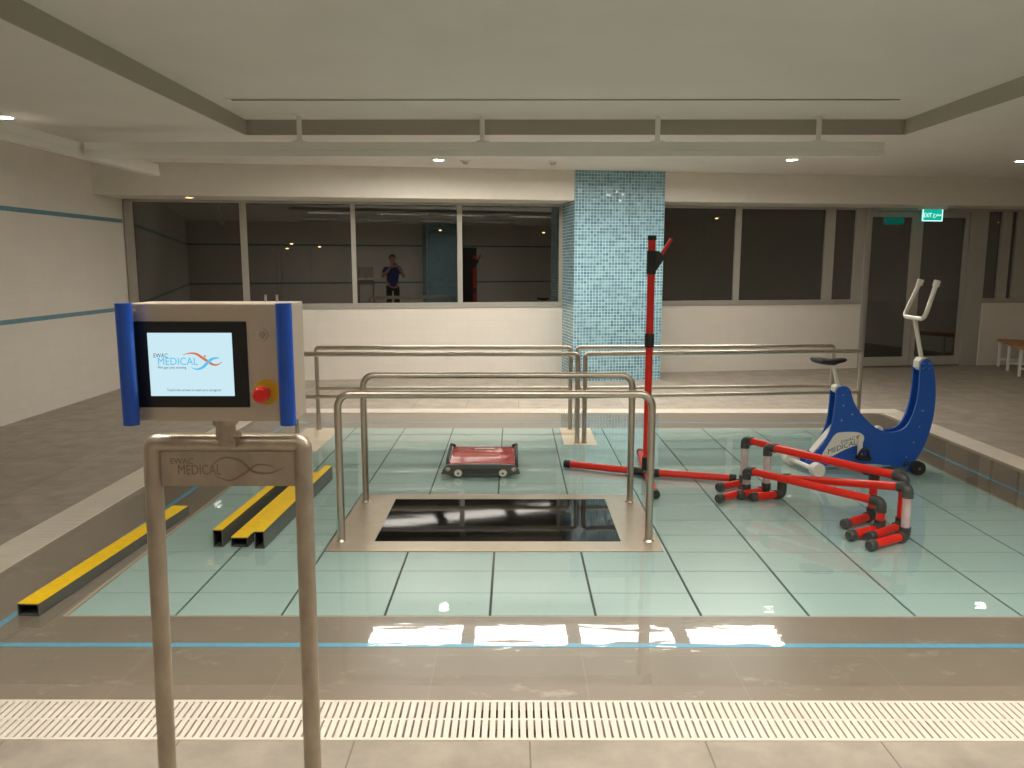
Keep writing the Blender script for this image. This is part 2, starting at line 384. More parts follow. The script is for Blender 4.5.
# walls
b = BM(); add_box(b, XL-.2, XL, YB-.2, 10.9, -.1, ZR+.1); struct('wall_left', b, M['wall_side'])
b = BM()
for z in (2.145, 1.017): add_box(b, XL-.01, XL+.004, YB, yw(XL)-.01, z-.024, z+.024)
struct('trim_4', b, M['stripe'])
b = BM(); add_box(b, XR, XR+.2, YB-.2, 13.4, -.1, ZR+.1); struct('wall_right', b, M['wall_side'])
b = BM(); add_box(b, XL-.2, XR+.2, YB-.2, YB, -.1, ZR+.1); struct('wall_front', b, M['wall'])
b = BM()
for z in (2.145, 1.017): add_box(b, XL, XR, YB-.01, YB+.004, z-.024, z+.024)
struct('trim_5', b, M['stripe'])
# window wall, in its own frame: x = along the wall from its left corner, y = depth (0 = room face), z = height
def wallroot(name): return structure_root(name, P0, TH)
SILL, HEAD = 1.035, 2.455
b = BM()
add_box(b, -.15, 10.535, 0, .25, -.1, SILL-.03); add_box(b, 12.63, 14.2, 0, .25, -.1, SILL-.03)
wb = struct('wall_back', b, M['wall']); wb.location = P0; wb.rotation_euler = (0, 0, TH)
b = BM(); add_box(b, -.4, 14.2, 0, .25, HEAD+.03, ZR+.1); o = struct('wall_back_head', b, M['paint']); o.location = P0; o.rotation_euler = (0, 0, TH)
BO = -.67
b = BM(); add_box(b, -.8, 14.2, BO, .02, 2.43, ZR); o = struct('ceiling_bulkhead', b, M['paint']); o.location = P0; o.rotation_euler = (0, 0, TH)
b = BM(); add_box(b, 12.60, 12.645, -.012, .24, 0, SILL-.03); o = struct('trim_6', b, M['white']); o.location = P0; o.rotation_euler = (0, 0, TH)
# tiled column
b = BM(); add_box(b, 5.862, 7.105, -.70, .1, 0, ZS+.05)
cm = obj('column', b, None, mats=[M['mosaic'], M['mosaic_side']]); cm.location = P0; cm.rotation_euler = (0, 0, TH); cm['kind'] = 'structure'
for p in cm.data.polygons: p.material_index = 1 if abs(p.normal.x) > .5 else 0
b = BM(); add_box(b, 1.75, 2.9, YB-.02, YB+.55, 0, ZS+.05); cm2 = obj('column', b, None, mats=[M['mosaic'], M['mosaic_side']]); cm2['kind'] = 'structure'
for p in cm2.data.polygons: p.material_index = 1 if abs(p.normal.x) > .5 else 0

# windows: frame mesh + one pane per bay
def window(name, t0, t1, mull, z0, z1, fl, fr):
    r = wallroot(name)
    f = BM(); y0, y1 = .02, .09
    add_box(f, t0, t1, y0, y1, z0-.035, z0+.022); add_box(f, t0, t1, y0, y1, z1-.03, z1+.035)
    ed = [(t0, t0+fl)]+mull+[(t1-fr, t1)]
    for a, c in ed: add_box(f, a, c, y0-.005, y1+.005, z0+.02, z1-.03)
    obj('window_frame', f, M['alu'], r)
    s = BM(); add_box(s, t0-.01, t1+.01, -.015, .03, z0-.05, z0-.03); obj('window_sill', s, M['alu'], r)
    for (a0, a1), (c0, c1) in zip(ed, ed[1:]):
        g = BM(); add_box(g, a1-.01, c0+.01, .05, .058, z0, z1-.02); obj('pane', g, M['glass'], r)
    return r
window('window_1', 0.015, 5.862, [(1.462, 1.545), (2.912, 2.972), (4.362, 4.43)], SILL, HEAD-.03, .11, .05)
window('window_2', 7.105, 10.535, [(8.463, 8.555), (9.895, 10.05)], SILL, HEAD-.03, .05, .15)
window('window_3', 12.60, 14.2, [(12.86, 13.03), (13.12, 13.55)], SILL, HEAD-.03, .02, .1)
# double door
r = wallroot('door_1')
f = BM(); add_box(f, 10.535, 10.60, -.01, .1, 0, HEAD); add_box(f, 12.30, 12.60, 0, .1, 0, HEAD); add_box(f, 10.60, 12.30, 0, .1, 2.385, HEAD+.03)
obj('door_frame', f, M['alu'], r)
def leaf(t0, t1, l, rr, hx):
    f = BM(); z0, z1 = .02, 2.38
    add_box(f, t0, t0+l, .02, .075, z0, z1); add_box(f, t1-rr, t1, .02, .075, z0, z1)
    add_box(f, t0+l, t1-rr, .02, .075, z0, z0+.14); add_box(f, t0+l, t1-rr, .02, .075, z1-.085, z1)
    d = obj('door_leaf', f, M['alu'], r)
    g = BM(); add_box(g, t0+l-.01, t1-rr+.01, .042, .05, z0+.13, z1-.08); obj('pane', g, M['glass'], d)
leaf(10.605, 11.425, .05, .105, 11.37); leaf(11.43, 12.295, .08, .07, 11.475)
c = BM(); add_box(c, 10.62, 12.28, -.03, .0, 2.395, 2.44, .004); obj('door_closer', c, M['alu'], r)
# exit sign hangs just in front of the door head
s = thing('exit_sign', 'lit green exit sign hung above the glass double door', 'sign', P0+EW*11.33+NW*(-.40), TH)
b = BM(); add_box(b, -.21, .21, -.05, .05, .0, .045, .004); add_box(b, -.03, .03, -.03, .03, .0, .05); obj('mounting_box', b, M['track'], s).location = (0, 0, 2.385)
b = BM(); add_box(b, -.165, .165, -.012, .012, 2.215, 2.392, .002); obj('sign_body', b, M['sign'], s)
b = BM()
for q in ((-.165, -.15, 2.215, 2.392), (.15, .165, 2.215, 2.392), (-.15, .15, 2.215, 2.228)): add_box(b, q[0], q[1], -.0145, -.010, q[2], q[3])
obj('lit_edge', b, M['sign_white'], s)
b = stretch_to(text_bm('EXIT', .1), -.142, -.015, 2.272, 2.334, -.0135); obj('lettering', b, M['sign_white'], s)
b = stretch_to(text_bm('\uFE9D\uFEAE\uFEA8\uFEE3', .1), .008, .138, 2.262, 2.334, -.0135); obj('lettering', b, M['sign_white'], s)

# outside at night: ground and street lamps far off
b = BM(); add_box(b, -60, 80, 14.5, 120, -4.2, -4); struct('ground_outside', b, M['asphalt'])
def street_lamp(x, y, z, label):
    t = thing('street_lamp', label, 'street lamp', (x, y, -4), 0, None)
    b = BM(); add_tube(b, fillet([(0, 0, 0), (0, 0, z+4.2), (.9, 0, z+4.4)], .5), .07, 8); obj('pole', b, M['asphalt'], t, smooth=True)
    b = BM(); add_box(b, .6, 1.2, -.15, .15, z+4.32, z+4.45, .03); obj('lamp_head', b, M['asphalt'], t)
    b = BM(); add_box(b, .8, 1.0, -.08, .08, z+4.24, z+4.318, .02); obj('lamp_glow', b, M['street'], t)
for x, y, z, lab in ((14.0, 60, 4.6, 'distant amber street lamp seen through the window right of the tiled column'), (36.0, 62, 4.4, 'distant amber street lamp seen through the narrow window right of the door'),
                     (-20.5, 70, 2.6, 'leftmost of the distant street lamps in the second window from the left'), (-19.0, 66, 2.9, 'second from the left of the distant street lamps in the second window'), (-17.2, 68, 2.7, 'rightmost of the distant street lamps in the second window from the left'),
                     (-6.7, 64, 3.9, 'distant street lamp in the third window from the left'), (1.5, 66, 3.8, 'distant street lamp in the window just left of the tiled column'), (24.6, 60, .6, 'distant street lamp low in the narrow window left of the door')):
    street_lamp(x, y, z, lab)

# ------------------------------------------------------------------ overflow grates
def grate(name, label, x0, x1, y0, y1, along, pitch, rows):
    t = tag(bpy.data.objects.new(name, None), label, 'grate', 'overflow grates around the pool'); COL.objects.link(t); t.location = (x0, y0, 0)
    b = BM(); LX, LY = x1-x0, y1-y0; z0, z1 = -.028, .004
    Ln, Wd = (LX, LY) if along == 'x' else (LY, LX)
    def bx(a0, a1, w0, w1, zz0=z0, zz1=z1):
        if along == 'x': add_box(b, a0, a1, w0, w1, zz0, zz1)
        else: add_box(b, w0, w1, a0, a1, zz0, zz1)
    bx(0, Ln, 0, .014); bx(0, Ln, Wd-.014, Wd)
    for k in range(1, rows): bx(0, Ln, Wd*k/rows-.006, Wd*k/rows+.006)
    n = int(Ln/pitch)
    ws = [.014]+[v for k in range(1, rows) for v in (Wd*k/rows-.006, Wd*k/rows+.006)]+[Wd-.014]
    for i in range(n+1):
        for w0, w1 in zip(ws[::2], ws[1::2]): bx(i*Ln/n-pitch*.36 if i else .0001, i*Ln/n+pitch*.36 if i < n else Ln-.0001, w0, w1)
    obj('slotted_bars', b, M['grate'], t)
    b = BM()
    for w in (.0, Wd-.012):
        bx(0, Ln, w, w+.012, -.07, -.028)
    obj('support_rail', b, M['channel'], t)
    return t
grate('overflow_grate', 'cream slotted grate along the near edge of the pool', HX0, HX1, HY0, GY0, 'x', .0265, 2)
grate('overflow_grate', 'cream slotted grate along the left edge of the pool', HX0, GX0, GY0, GY1, 'y', .0265, 1)
grate('overflow_grate', 'cream slotted grate along the right edge of the pool', GX1, HX1, GY0, GY1, 'y', .0265, 1)
grate('overflow_grate', 'cream slotted grate along the far edge of the pool', HX0, HX1, GY1, HY1, 'x', .0265, 2)

# ------------------------------------------------------------------ water film over the floor
b = BM()
WX0, WX1, WY0, WY1 = -2.62, 3.92, 2.86, 8.45
nx, ny = 60, 50
vs = [[b.verts.new((WX0+(WX1-WX0)*i/nx, WY0+(WY1-WY0)*j/ny, 0)) for i in range(nx+1)] for j in range(ny+1)]
for j in range(ny):
    for i in range(nx): b.faces.new((vs[j][i], vs[j][i+1], vs[j+1][i+1], vs[j+1][i]))
w = obj('pool_water', b, M['water']); w.location.z = .0022
tag(w, 'thin clear film of water lying over the pale aqua pool floor', 'water', kind='stuff')

# ------------------------------------------------------------------ underwater treadmill with its two U rails
TM = thing('treadmill', 'underwater treadmill with black belt, steel surround and two steel U rails', 'treadmill', (-.115, 4.86, 0))
tx0, tx1, ty0, ty1 = -1.062, .842, 4.298, 5.42; bx0, bx1, by0, by1 = -.812, .625, 4.46, 5.305
b = BM(); frame_slabs(b, (tx0, tx1, ty0, ty1), (bx0, bx1, by0, by1), 0.0, .0035); obj('deck_plate', b, M['steel_plate'], TM, shift=True)
b = BM(); add_box(b, bx0+.003, bx1-.003, by0+.003, by1-.003, 0.0, .003); obj('belt', b, M['belt'], TM, shift=True)
for y in (4.476, 5.247):
    b = BM(); add_tube(b, fillet([(-1.003, y, .003), (-1.003, y, .868), (.785, y, .868), (.785, y, .003)], .075, 8), .0215, 18)
    rl = obj('handrail', b, M['steel'], TM, shift=True, smooth=True)
    for x in (-1.003, .785):
        b = BM(); add_disc(b, (x, y, .0035), (0, 0, 1), .033, .026, .01); obj('foot_flange', b, M['steel'], rl, shift=True, smooth=True)

# ------------------------------------------------------------------ walking rails at the back
def walk_rail(label, x0, x1, y0, y1, zt, zm, pads):
    t = thing('walking_rail', label, 'handrail', ((x0+x1)/2, (y0+y1)/2, 0), 0, 'steel walking rails at the back of the pool')
    a = Vector((x0, y0, 0)); c = Vector((x1, y1, 0)); U = Vector((0, 0, 1))
    b = BM(); add_tube(b, fillet([a+U*.003, a+U*zt, c+U*zt, c+U*.003], .028, 4), .0205, 14); obj('rail_frame', b, M['steel'], t, shift=True, smooth=True)
    b = BM(); add_tube(b, [a+U*zm, c+U*zm], .0165, 12); obj('middle_bar', b, M['steel'], t, shift=True, smooth=True)
    for q in (a, c):
        b = BM(); add_disc(b, q+U*.003, (0, 0, 1), .029, .025, .008); obj('foot_flange', b, M['steel'], t, shift=True, smooth=True)
    return t
walk_rail('steel walking rail at the far left, behind its twin', -1.90, .546, 7.64, 7.66, .800, .405, None)
walk_rail('steel walking rail left of the double post, nearer than its twin', -1.95, .568, 7.05, 7.05, .805, .422, None)
walk_rail('steel walking rail at the far right, behind its twin', .61, 3.13, 7.66, 7.80, .800, .405, None)
walk_rail('steel walking rail running right of the double post to the blue bike', .632, 3.20, 7.05, 7.33, .805, .422, None)
for lab, x0, x1, y0, y1 in (('pale rectangular mounting pad under the middle posts of the walking rails', .448, .745, 6.96, 7.71), ('pale rectangular mounting pad under the left posts of the walking rails', -2.03, -1.70, 6.70, 7.69), ('pale rectangular mounting pad under the right posts beside the blue bike', 3.0, 3.30, 6.96, 7.71)):
    b = BM(); add_box(b, x0, x1, y0, y1, 0, .0032); tag(obj('mounting_pad', b, M['pad']), lab, 'mounting pad', 'pads under the walking rails')

# ------------------------------------------------------------------ balance beams
def beam(label, x, y, rotz, w, h, ln):
    """x,y = near end centre; w wide, h high; hollow with yellow top"""
    t = thing('balance_beam', label, 'balance beam', (x, y, .0025), rotz, 'yellow topped balance beams')
    k = .005; b = BM()
    add_box(b, -w/2, -w/2+k, 0, ln, 0, h); add_box(b, w/2-k, w/2, 0, ln, 0, h); add_box(b, -w/2+k, w/2-k, 0, ln, 0, k); add_box(b, -w/2+k, w/2-k, 0, ln, h-k, h)
    obj('hollow_tube', b, M['beamside'], t)
    b = BM(); add_box(b, -w/2+.001, w/2-.001, .001, ln-.001, h, h+.003); obj('yellow_tread', b, M['yellow'], t)
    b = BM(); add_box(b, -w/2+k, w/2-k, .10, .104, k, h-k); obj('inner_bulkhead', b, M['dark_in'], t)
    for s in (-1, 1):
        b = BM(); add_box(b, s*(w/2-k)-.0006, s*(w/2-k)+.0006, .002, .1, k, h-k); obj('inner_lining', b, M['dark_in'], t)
beam('flat yellow topped balance beam lying alone by the left pool edge', -2.225, 3.465, -.054, .102, .056, 1.50)
beam('upright yellow topped balance beam, left of the bundle of three', -1.684, 4.365, -.035, .055, .10, 1.47)
beam('flat yellow topped balance beam between the two upright ones', -1.563, 4.365, -.035, .098, .055, 1.44)
beam('upright yellow topped balance beam, right of the bundle, nearest the treadmill', -1.44, 4.34, -.035, .055, .10, 1.49)

# ------------------------------------------------------------------ red step platform with white wheels
K = thing('step_platform', 'low red topped platform with white wheels behind the treadmill', 'platform', (-.25, 5.88, .002))
K.scale = (1.14, 1, 1)
b = BM(); add_prism(b, smooth_poly([(-.275, .004), (.27, .004), (.235, .082), (.20, .098), (-.205, .098), (-.24, .082)], 1), 'y', .0, .05)
obj('front_skirt', b, M['beamside'], K, bevel=.004)
b = BM(); add_prism(b, [(-.215, .025), (.21, .025), (.19, .09), (-.195, .09)], 'y', .05, .50); obj('chassis', b, M['black'], K)
b = BM(); add_prism(b, [(.03, .098), (.50, .122), (.50, .095), (.03, .075)], 'x', -.215, .225); obj('lid', b, M['red_lid'], K, bevel=.005)
b = BM()
for y in (.21, .28): add_prism(b, [(y, .098+(y-.03)*.051), (y+.02, .098+(y-.01)*.051+.010), (y+.035, .098+(y+.005)*.051), (y+.02, .095)], 'x', -.19, .12)
obj('lid_ridge', b, principled('red_ridge', lin(214, 120, 104), .3), K)
b = BM(); add_box(b, -.06, .085, .415, .445, .115, .122, .001); obj('white_label', b, M['white'], K)
b = BM(); add_prism(b, [(-.16, .03), (.16, .03), (.14, .064), (-.14, .064)], 'y', -.006, .004); obj('recess_panel', b, M['grey_black'], K)
for s in (-1, 1):
    b = BM(); x = s*.232+.005; add_tube(b, fillet([(x, .05, .07), (x, .12, .112), (x, .50, .142), (x-s*.03, .50, .125)], .05, 6), .0105, 12); obj('side_handle', b, M['rubber'], K, smooth=True)
    b = BM(); add_disc(b, (s*.148-.002, -.002, .034), (0, -1, 0), .027, .025, .022, 26); wh = obj('wheel', b, M['white'], K, smooth=True)
    b = BM(); add_disc(b, (s*.148-.002, -.024, .034), (0, -1, 0), .008, .007, .004, 14); obj('hub', b, M['grey_black'], wh, smooth=True)
    b = BM(); add_sphere(b, (s*.218, -.003, .06), .016, (1.1, .4, 1)); obj('corner_lens', b, M['steel'], K, smooth=True)
    b = BM(); add_disc(b, (s*.148, .45, .034), (s, 0, 0), .03, .028, .022, 20); obj('wheel', b, M['white'], K, smooth=True)

# ------------------------------------------------------------------ red standing pole on a cross base
Q = thing('pole_stand', 'tall red pole with black collars standing on a red cross base', 'pole stand', (1.003, 5.91, .002), 0)
b = BM(); add_tube(b, [(0, 0, .02), (0, 0, 1.765)], .0275, 18); pole = obj('pole', b, M['red'], Q, smooth=True)
for nm, z0, z1, rr in (('end_cap', 1.765, 1.80, .032), ('collar', .985, 1.085, .036)):
    b = BM(); add_tube(b, [(0, 0, z0), (0, 0, z0+.004), (0, 0, z1-.004), (0, 0, z1)], rr, 18, radii=[rr*.93, rr, rr, rr*.93]); obj(nm, b, M['black'], pole, smooth=True)
b = BM(); add_tube(b, [(0, 0, 1.52), (0, 0, 1.69)], .035, 18); add_prism(b, [(.0, 1.52), (.03, 1.54), (.088, 1.63), (.088, 1.652), (.05, 1.685), (.0, 1.69)], 'y', -.026, .026); obj('branch_socket', b, M['black'], pole)
b = BM(); add_tube(b, [(.06, 0, 1.645), (.142, 0, 1.775)], .0125, 12); obj('branch_rod', b, M['red'], pole, smooth=True)
b = BM(); add_tube(b, [(0, 0, .003), (0, 0, .15)], .034, 18)
dirs = [Vector((-.602, .26, 0)), Vector((.636, -.18, 0)), Vector((-.032, -.60, 0)), Vector((.057, .66, 0))]
for d in dirs: add_tube(b, [Vector((0, 0, .032)), Vector((0, 0, .032))+d.normalized()*.10], .031, 16)
obj('cross_joint', b, M['black'], Q, smooth=True)
for d in dirs:
    n_ = d.normalized(); b = BM(); add_tube(b, [Vector((0, 0, .032))+n_*.09, Vector((0, 0, .032))+n_*(d.length-.03)], .0265, 16); lg = obj('base_arm', b, M['red'], Q, smooth=True)
    b = BM(); add_tube(b, [Vector((0, 0, .032))+n_*(d.length-.05), Vector((0, 0, .032))+n_*d.length], .0305, 16); obj('end_cap', b, M['black'], lg, smooth=True)

# ------------------------------------------------------------------ hurdles of red pipe
def hurdle(label, pl, pr, hl, hr, tipl, tipr, left_clear, right_clear):
    pl, pr = Vector((*pl, 0)), Vector((*pr, 0)); mid = (pl+pr)/2
    t = thing('hurdle', label, 'hurdle', (mid.x, mid.y, .002), 0, 'red pipe hurdles on the pool floor')
    R, RE = .0255, .032; U = Vector((0, 0, 1)); base = .034
    A, B = pl+U*hl, pr+U*hr; ax = (B-A).normalized()
    def part(nm, pts, r, m, par=t):
        b = BM(); add_tube(b, pts, r, 16); return obj(nm, b, M[m], par, smooth=True, shift=True)
    part('crossbar', [A+ax*.03, B-ax*.03], R, 'red')
    for P, h, tip, clr, s in ((pl, hl, tipl, left_clear, 1), (pr, hr, tipr, right_clear, -1)):
        T = Vector((*tip, 0)); f = (T-P).normalized(); ln = (T-P).length
        po = part('post', [P+U*(base+.02), P+U*(h-.03)], R, 'clear' if clr else 'red')
        # top elbow joining bar and post
        b = BM(); add_tube(b, fillet([P+U*(h-.062), P+U*h, P+U*h+ax*s*.062], .026, 6), RE, 16); obj('top_elbow', b, M['grey_black'], t, smooth=True, shift=True)
        b = BM(); add_tube(b, fillet([P+U*(base+.055), P+U*base, P+U*base+f*.055], .024, 6), RE, 16); obj('bottom_elbow', b, M['grey_black'], t, smooth=True, shift=True)
        ft = part('foot', [P+U*base+f*.045, P+U*base+f*(ln-.03)], R, 'red')
        b = BM(); e = P+U*base+f*ln; add_tube(b, [e-f*.045, e-f*.008, e], RE, 16, radii=[RE*.97, RE, RE*.8]); obj('end_cap', b, M['grey_black'], ft, smooth=True, shift=True)
    return t
H_ = 'red pipe hurdle '
hurdle(H_+'standing farthest back, its bar just under the blue bike', (1.660, 5.62), (2.245, 4.85), .352, .315, (1.44, 5.49), (2.00, 4.68), True, False)
hurdle(H_+'with the lowest bar, nearest the red pole stand', (1.612, 5.392), (2.187, 4.61), .186, .196, (1.37, 5.21), (1.945, 4.47), True, False)
hurdle(H_+'second from the back, tall clear post at its left end', (1.760, 5.42), (2.335, 4.655), .345, .335, (1.53, 5.30), (2.055, 4.455), True, False)
hurdle(H_+'with a sloping bar and a tall clear post at its near end', (1.838, 5.325), (2.272, 4.475), .150, .325, (1.605, 5.255), (1.99, 4.305), True, True)

# ------------------------------------------------------------------ blue water bike
BK = thing('water_bike', 'blue and white underwater exercise bike behind the red hurdles', 'exercise bike', (2.78, 6.2, .002))
plate = [(2.491, 0.623), (2.506, 0.652), (2.539, 0.664), (2.577, 0.66), (2.604, 0.634), (2.617, 0.588), (2.641, 0.526), (2.666, 0.485), (2.716, 0.423), (2.773, 0.367), (2.821, 0.333), (2.883, 0.305), (2.96, 0.299), (3.02, 0.315), (3.062, 0.352), (3.095, 0.419), (3.119, 0.511), (3.13, 0.626), (3.131, 0.733), (3.128, 0.824), (3.145, 0.864), (3.177, 0.877), (3.208, 0.862), (3.233, 0.809), (3.256, 0.687), (3.267, 0.55), (3.262, 0.426), (3.241, 0.302), (3.211, 0.201), (3.172, 0.115), (3.117, 0.03), (3.057, 0.022), (2.933, 0.032), (2.809, 0.05), (2.626, 0.04), (2.475, 0.03), (2.322, 0.025), (2.283, 0.04), (2.288, 0.067), (2.331, 0.115), (2.403, 0.185), (2.458, 0.286), (2.48, 0.38), (2.491, 0.503)]
plate = smooth_poly(plate, 1)
YN, YF = 6.125, 6.235
scr = [(2.548, 0.594), (2.554, 0.511), (2.626, 0.441), (2.547, 0.394), (3.150, 0.839), (3.195, 0.839), (3.150, 0.801), (3.195, 0.801), (3.172, 0.47), (3.155, 0.344), (3.12, 0.218), (3.071, 0.101)]
for y, s in ((YN, -1), (YF, 1)):
    b = BM(); add_prism(b, plate, 'y', y-.011, y+.011); pt = obj('side_plate', b, M['blue'], BK, shift=True, bevel=.004)
    for (x, z) in scr:
        b = BM(); add_disc(b, (x, y+s*.011, z), (0, s, 0), .007, .005, .004, 10); obj('bolt', b, M['steel'], pt, shift=True, smooth=True)
# core between the plates
b = BM(); add_prism(b, [(2.50, .05), (3.05, .05), (3.10, .20), (2.95, .26), (2.80, .27), (2.62, .38), (2.52, .48), (2.50, .30)], 'y', YN+.012, YF-.012); obj('core_block', b, principled('deep_blue_core', lin(16, 56, 128), .5), BK, shift=True)
b = BM(); add_prism(b, [(2.537, .36), (2.527, .37), (2.345, .13), (2.36, .12)], 'y', YN+.012, YF-.012); obj('rear_panel', b, M['white'], BK, shift=True)
b = BM(); add_prism(b, smooth_poly([(2.492, .60), (2.492, .665), (2.56, .665), (2.575, .60)], 1), 'y', YN+.012, YF-.012); obj('seat_clamp', b, M['white'], BK, shift=True)
b = BM(); add_prism(b, smooth_poly([(3.125, .78), (3.125, .875), (3.20, .885), (3.22, .78)], 1), 'y', YN+.012, YF-.012); obj('stem_clamp', b, M['white'], BK, shift=True)
b = BM(); add_prism(b, smooth_poly([(2.83, .30), (2.85, .338), (2.89, .335), (2.9, .30)], 1), 'y', YN+.03, YF-.03); obj('knob', b, M['white'], BK, shift=True)
lab = smooth_poly([(2.407, .120), (2.455, .205), (2.503, .291), (2.56, .303), (2.677, .303), (2.721, .283), (2.734, .252), (2.721, .213), (2.609, .174), (2.521, .127), (2.484, .104), (2.415, .107)], 1)
b = BM(); add_prism(b, lab, 'y', YN-.0135, YN-.010); lb = obj('badge', b, M['white'], BK, shift=True)
INK = principled('badge_ink', lin(60, 66, 84), .5)
b = stretch_to(text_bm('MEDICAL', .1), 2.455, 2.674, .126, .166, YN-.0138, shear=.36); obj('lettering', b, INK, lb, shift=True)
b = stretch_to(text_bm('EWAC', .1), 2.555, 2.658, .208, .233, YN-.0138, shear=.36); obj('lettering', b, INK, lb, shift=True)
# seat: lofted saddle on a leaning post
b = BM(); add_tube(b, [(2.553, 6.2, .60), (2.487, 6.2, .818)], .014, 14); obj('seat_post', b, M['chrome'], BK, shift=True, smooth=True)
b = BM(); rings = []
for x, w_, zt, zb in ((2.335, .062, .862, .842), (2.345, .105, .874, .835), (2.385, .122, .875, .826), (2.44, .098, .868, .818), (2.49, .062, .866, .815), (2.54, .042, .872, .832), (2.575, .032, .872, .840), (2.59, .016, .866, .848)):
    rings.append([b.verts.new((x, 6.2+w_*math.cos(2*PI*k/16), (zt+zb)/2+(zt-zb)/2*math.sin(2*PI*k/16))) for k in range(16)])
for r0, r1 in zip(rings, rings[1:]):
    for k in range(16): b.faces.new((r0[k], r0[(k+1) % 16], r1[(k+1) % 16], r1[k]))
b.faces.new(rings[0][::-1]); b.faces.new(rings[-1])
o = obj('saddle', b, M['rubber'], BK, shift=True, smooth=True)
# handlebar
b = BM(); add_tube(b, [(3.176, 6.2, .86), (3.098, 6.2, 1.185)], .016, 14); obj('stem', b, M['chrome'], BK, shift=True, smooth=True)
b = BM(); add_tube(b, fillet([(3.158, 6.03, 1.455), (3.085, 6.03, 1.186), (3.095, 6.37, 1.186), (3.205, 6.37, 1.455)], .05, 8), .0165, 14); hb = obj('handlebar', b, M['chrome'], BK, shift=True, smooth=True)
for y, x, dx in ((6.03, 3.151, .0075), (6.37, 3.198, .0075)):
    b = BM(); add_tube(b, [(x, y, 1.43), (x+dx*1.6, y, 1.475)], .024, 14); obj('grip_cap', b, M['white'], hb, shift=True, smooth=True)
# feet
b = BM(); add_tube(b, [(2.30, 5.93, .045), (2.215, 6.28, .045)], .02, 14); rs = obj('rear_stabiliser', b, M['white'], BK, shift=True, smooth=True)
for q0, q1 in (((2.307, 5.885, .053), (2.294, 5.945, .053)), ((2.222, 6.245, .053), (2.209, 6.305, .053))):
    b = BM(); add_tube(b, [q0, q1], .052, 22); obj('foot_cap', b, M['white'], rs, shift=True, smooth=True)
b = BM(); add_tube(b, [(3.07, 5.97, .052), (3.07, 6.43, .052)], .018, 12); fs = obj('front_axle', b, M['grey_black'], BK, shift=True, smooth=True)
for y0, y1, s in ((5.93, 5.985, -1), (6.415, 6.47, 1)):
    b = BM(); add_tube(b, [(3.085, y0, .055), (3.085, y0+.006, .055), (3.085, y1-.006, .055), (3.085, y1, .055)], .053, 24, radii=[.048, .053, .053, .048]); wl = obj('wheel', b, M['rubber'], BK, shift=True, smooth=True)
    b = BM(); add_disc(b, (3.085, y0 if s < 0 else y1, .055), (0, s, 0), .036, .034, .003, 20); obj('hubcap', b, M['rubber'], wl, shift=True, smooth=True)
    b = BM(); add_disc(b, (3.085, (y0 if s < 0 else y1)+s*.003, .055), (0, s, 0), .01, .008, .004, 12); obj('axle_bolt', b, M['steel'], wl, shift=True, smooth=True)
    b = BM(); add_prism(b, [(3.02, .02), (3.05, .02), (3.075, .10), (3.05, .105)], 'y', y1-.004 if s < 0 else y0-.004, y1+.012 if s < 0 else y0+.012); obj('wheel_fork', b, M['blue'], BK, shift=True)
# cranks and pedals
b = BM(); add_tube(b, [(2.685, YN-.03, .262), (2.685, YF+.03, .262)], .016, 12); ck = obj('crank_axle', b, M['steel'], BK, shift=True, smooth=True)
for y, e in ((YN-.035, (2.700, .115)), (YF+.035, (2.682, .39))):
    b = BM(); add_box(b, min(2.685, e[0])-.011, max(2.685, e[0])+.011, y-.008, y+.008, min(.262, e[1])-.012, max(.262, e[1])+.014, .004); obj('crank_arm', b, M['white'], ck, shift=True)
    yy = y-.055 if y < 6.2 else y+.055
    b = BM(); add_box(b, e[0]-.045, e[0]+.045, yy-.045, yy+.045, e[1]-.014, e[1]+.014, .008); pd = obj('pedal', b, M['rubber'], ck, shift=True)
    b = BM(); add_tube(b, spline([(e[0]+.04, yy, e[1]+.01), (e[0]+.03, yy, e[1]+.06), (e[0]-.01, yy, e[1]+.065), (e[0]-.04, yy, e[1]+.01)], 5), .012, 8); obj('pedal_strap', b, M['black'], pd, shift=True, smooth=True)

# ------------------------------------------------------------------ bench by the right wall
B_ = thing('bench', 'wooden slatted bench with white legs by the right wall', 'bench', (7.62, 11.93, 0), math.radians(-18.5))
for k in range(5):
    x = -.22+k*.09; b = BM(); add_box(b, x, x+.078, -.74, .62, .395, .425, .004); obj('slat', b, M['wood'], B_)
for y in (-.66, -.02, .54):
    for x in (-.19, .19):
        b = BM(); add_box(b, x-.018, x+.018, y-.018, y+.018, 0, .365, .003); obj('leg', b, M['white'], B_)
    b = BM(); add_box(b, -.208, .208, y-.016, y+.016, .365, .395); obj('cross_rail', b, M['white'], B_)
    b = BM(); add_box(b, -.172, .172, y-.012, y+.012, .10, .13); obj('stretcher', b, M['white'], B_)

# ------------------------------------------------------------------ control console (near left)
CN = thing('control_console', 'steel control console with a lit touch screen and blue grips', 'control console', (-.672, 1.85, 0))
def cpart(nm, bm_, mat, par=None, **kw): return obj(nm, bm_, M[mat] if isinstance(mat, str) else mat, par or CN, **kw)
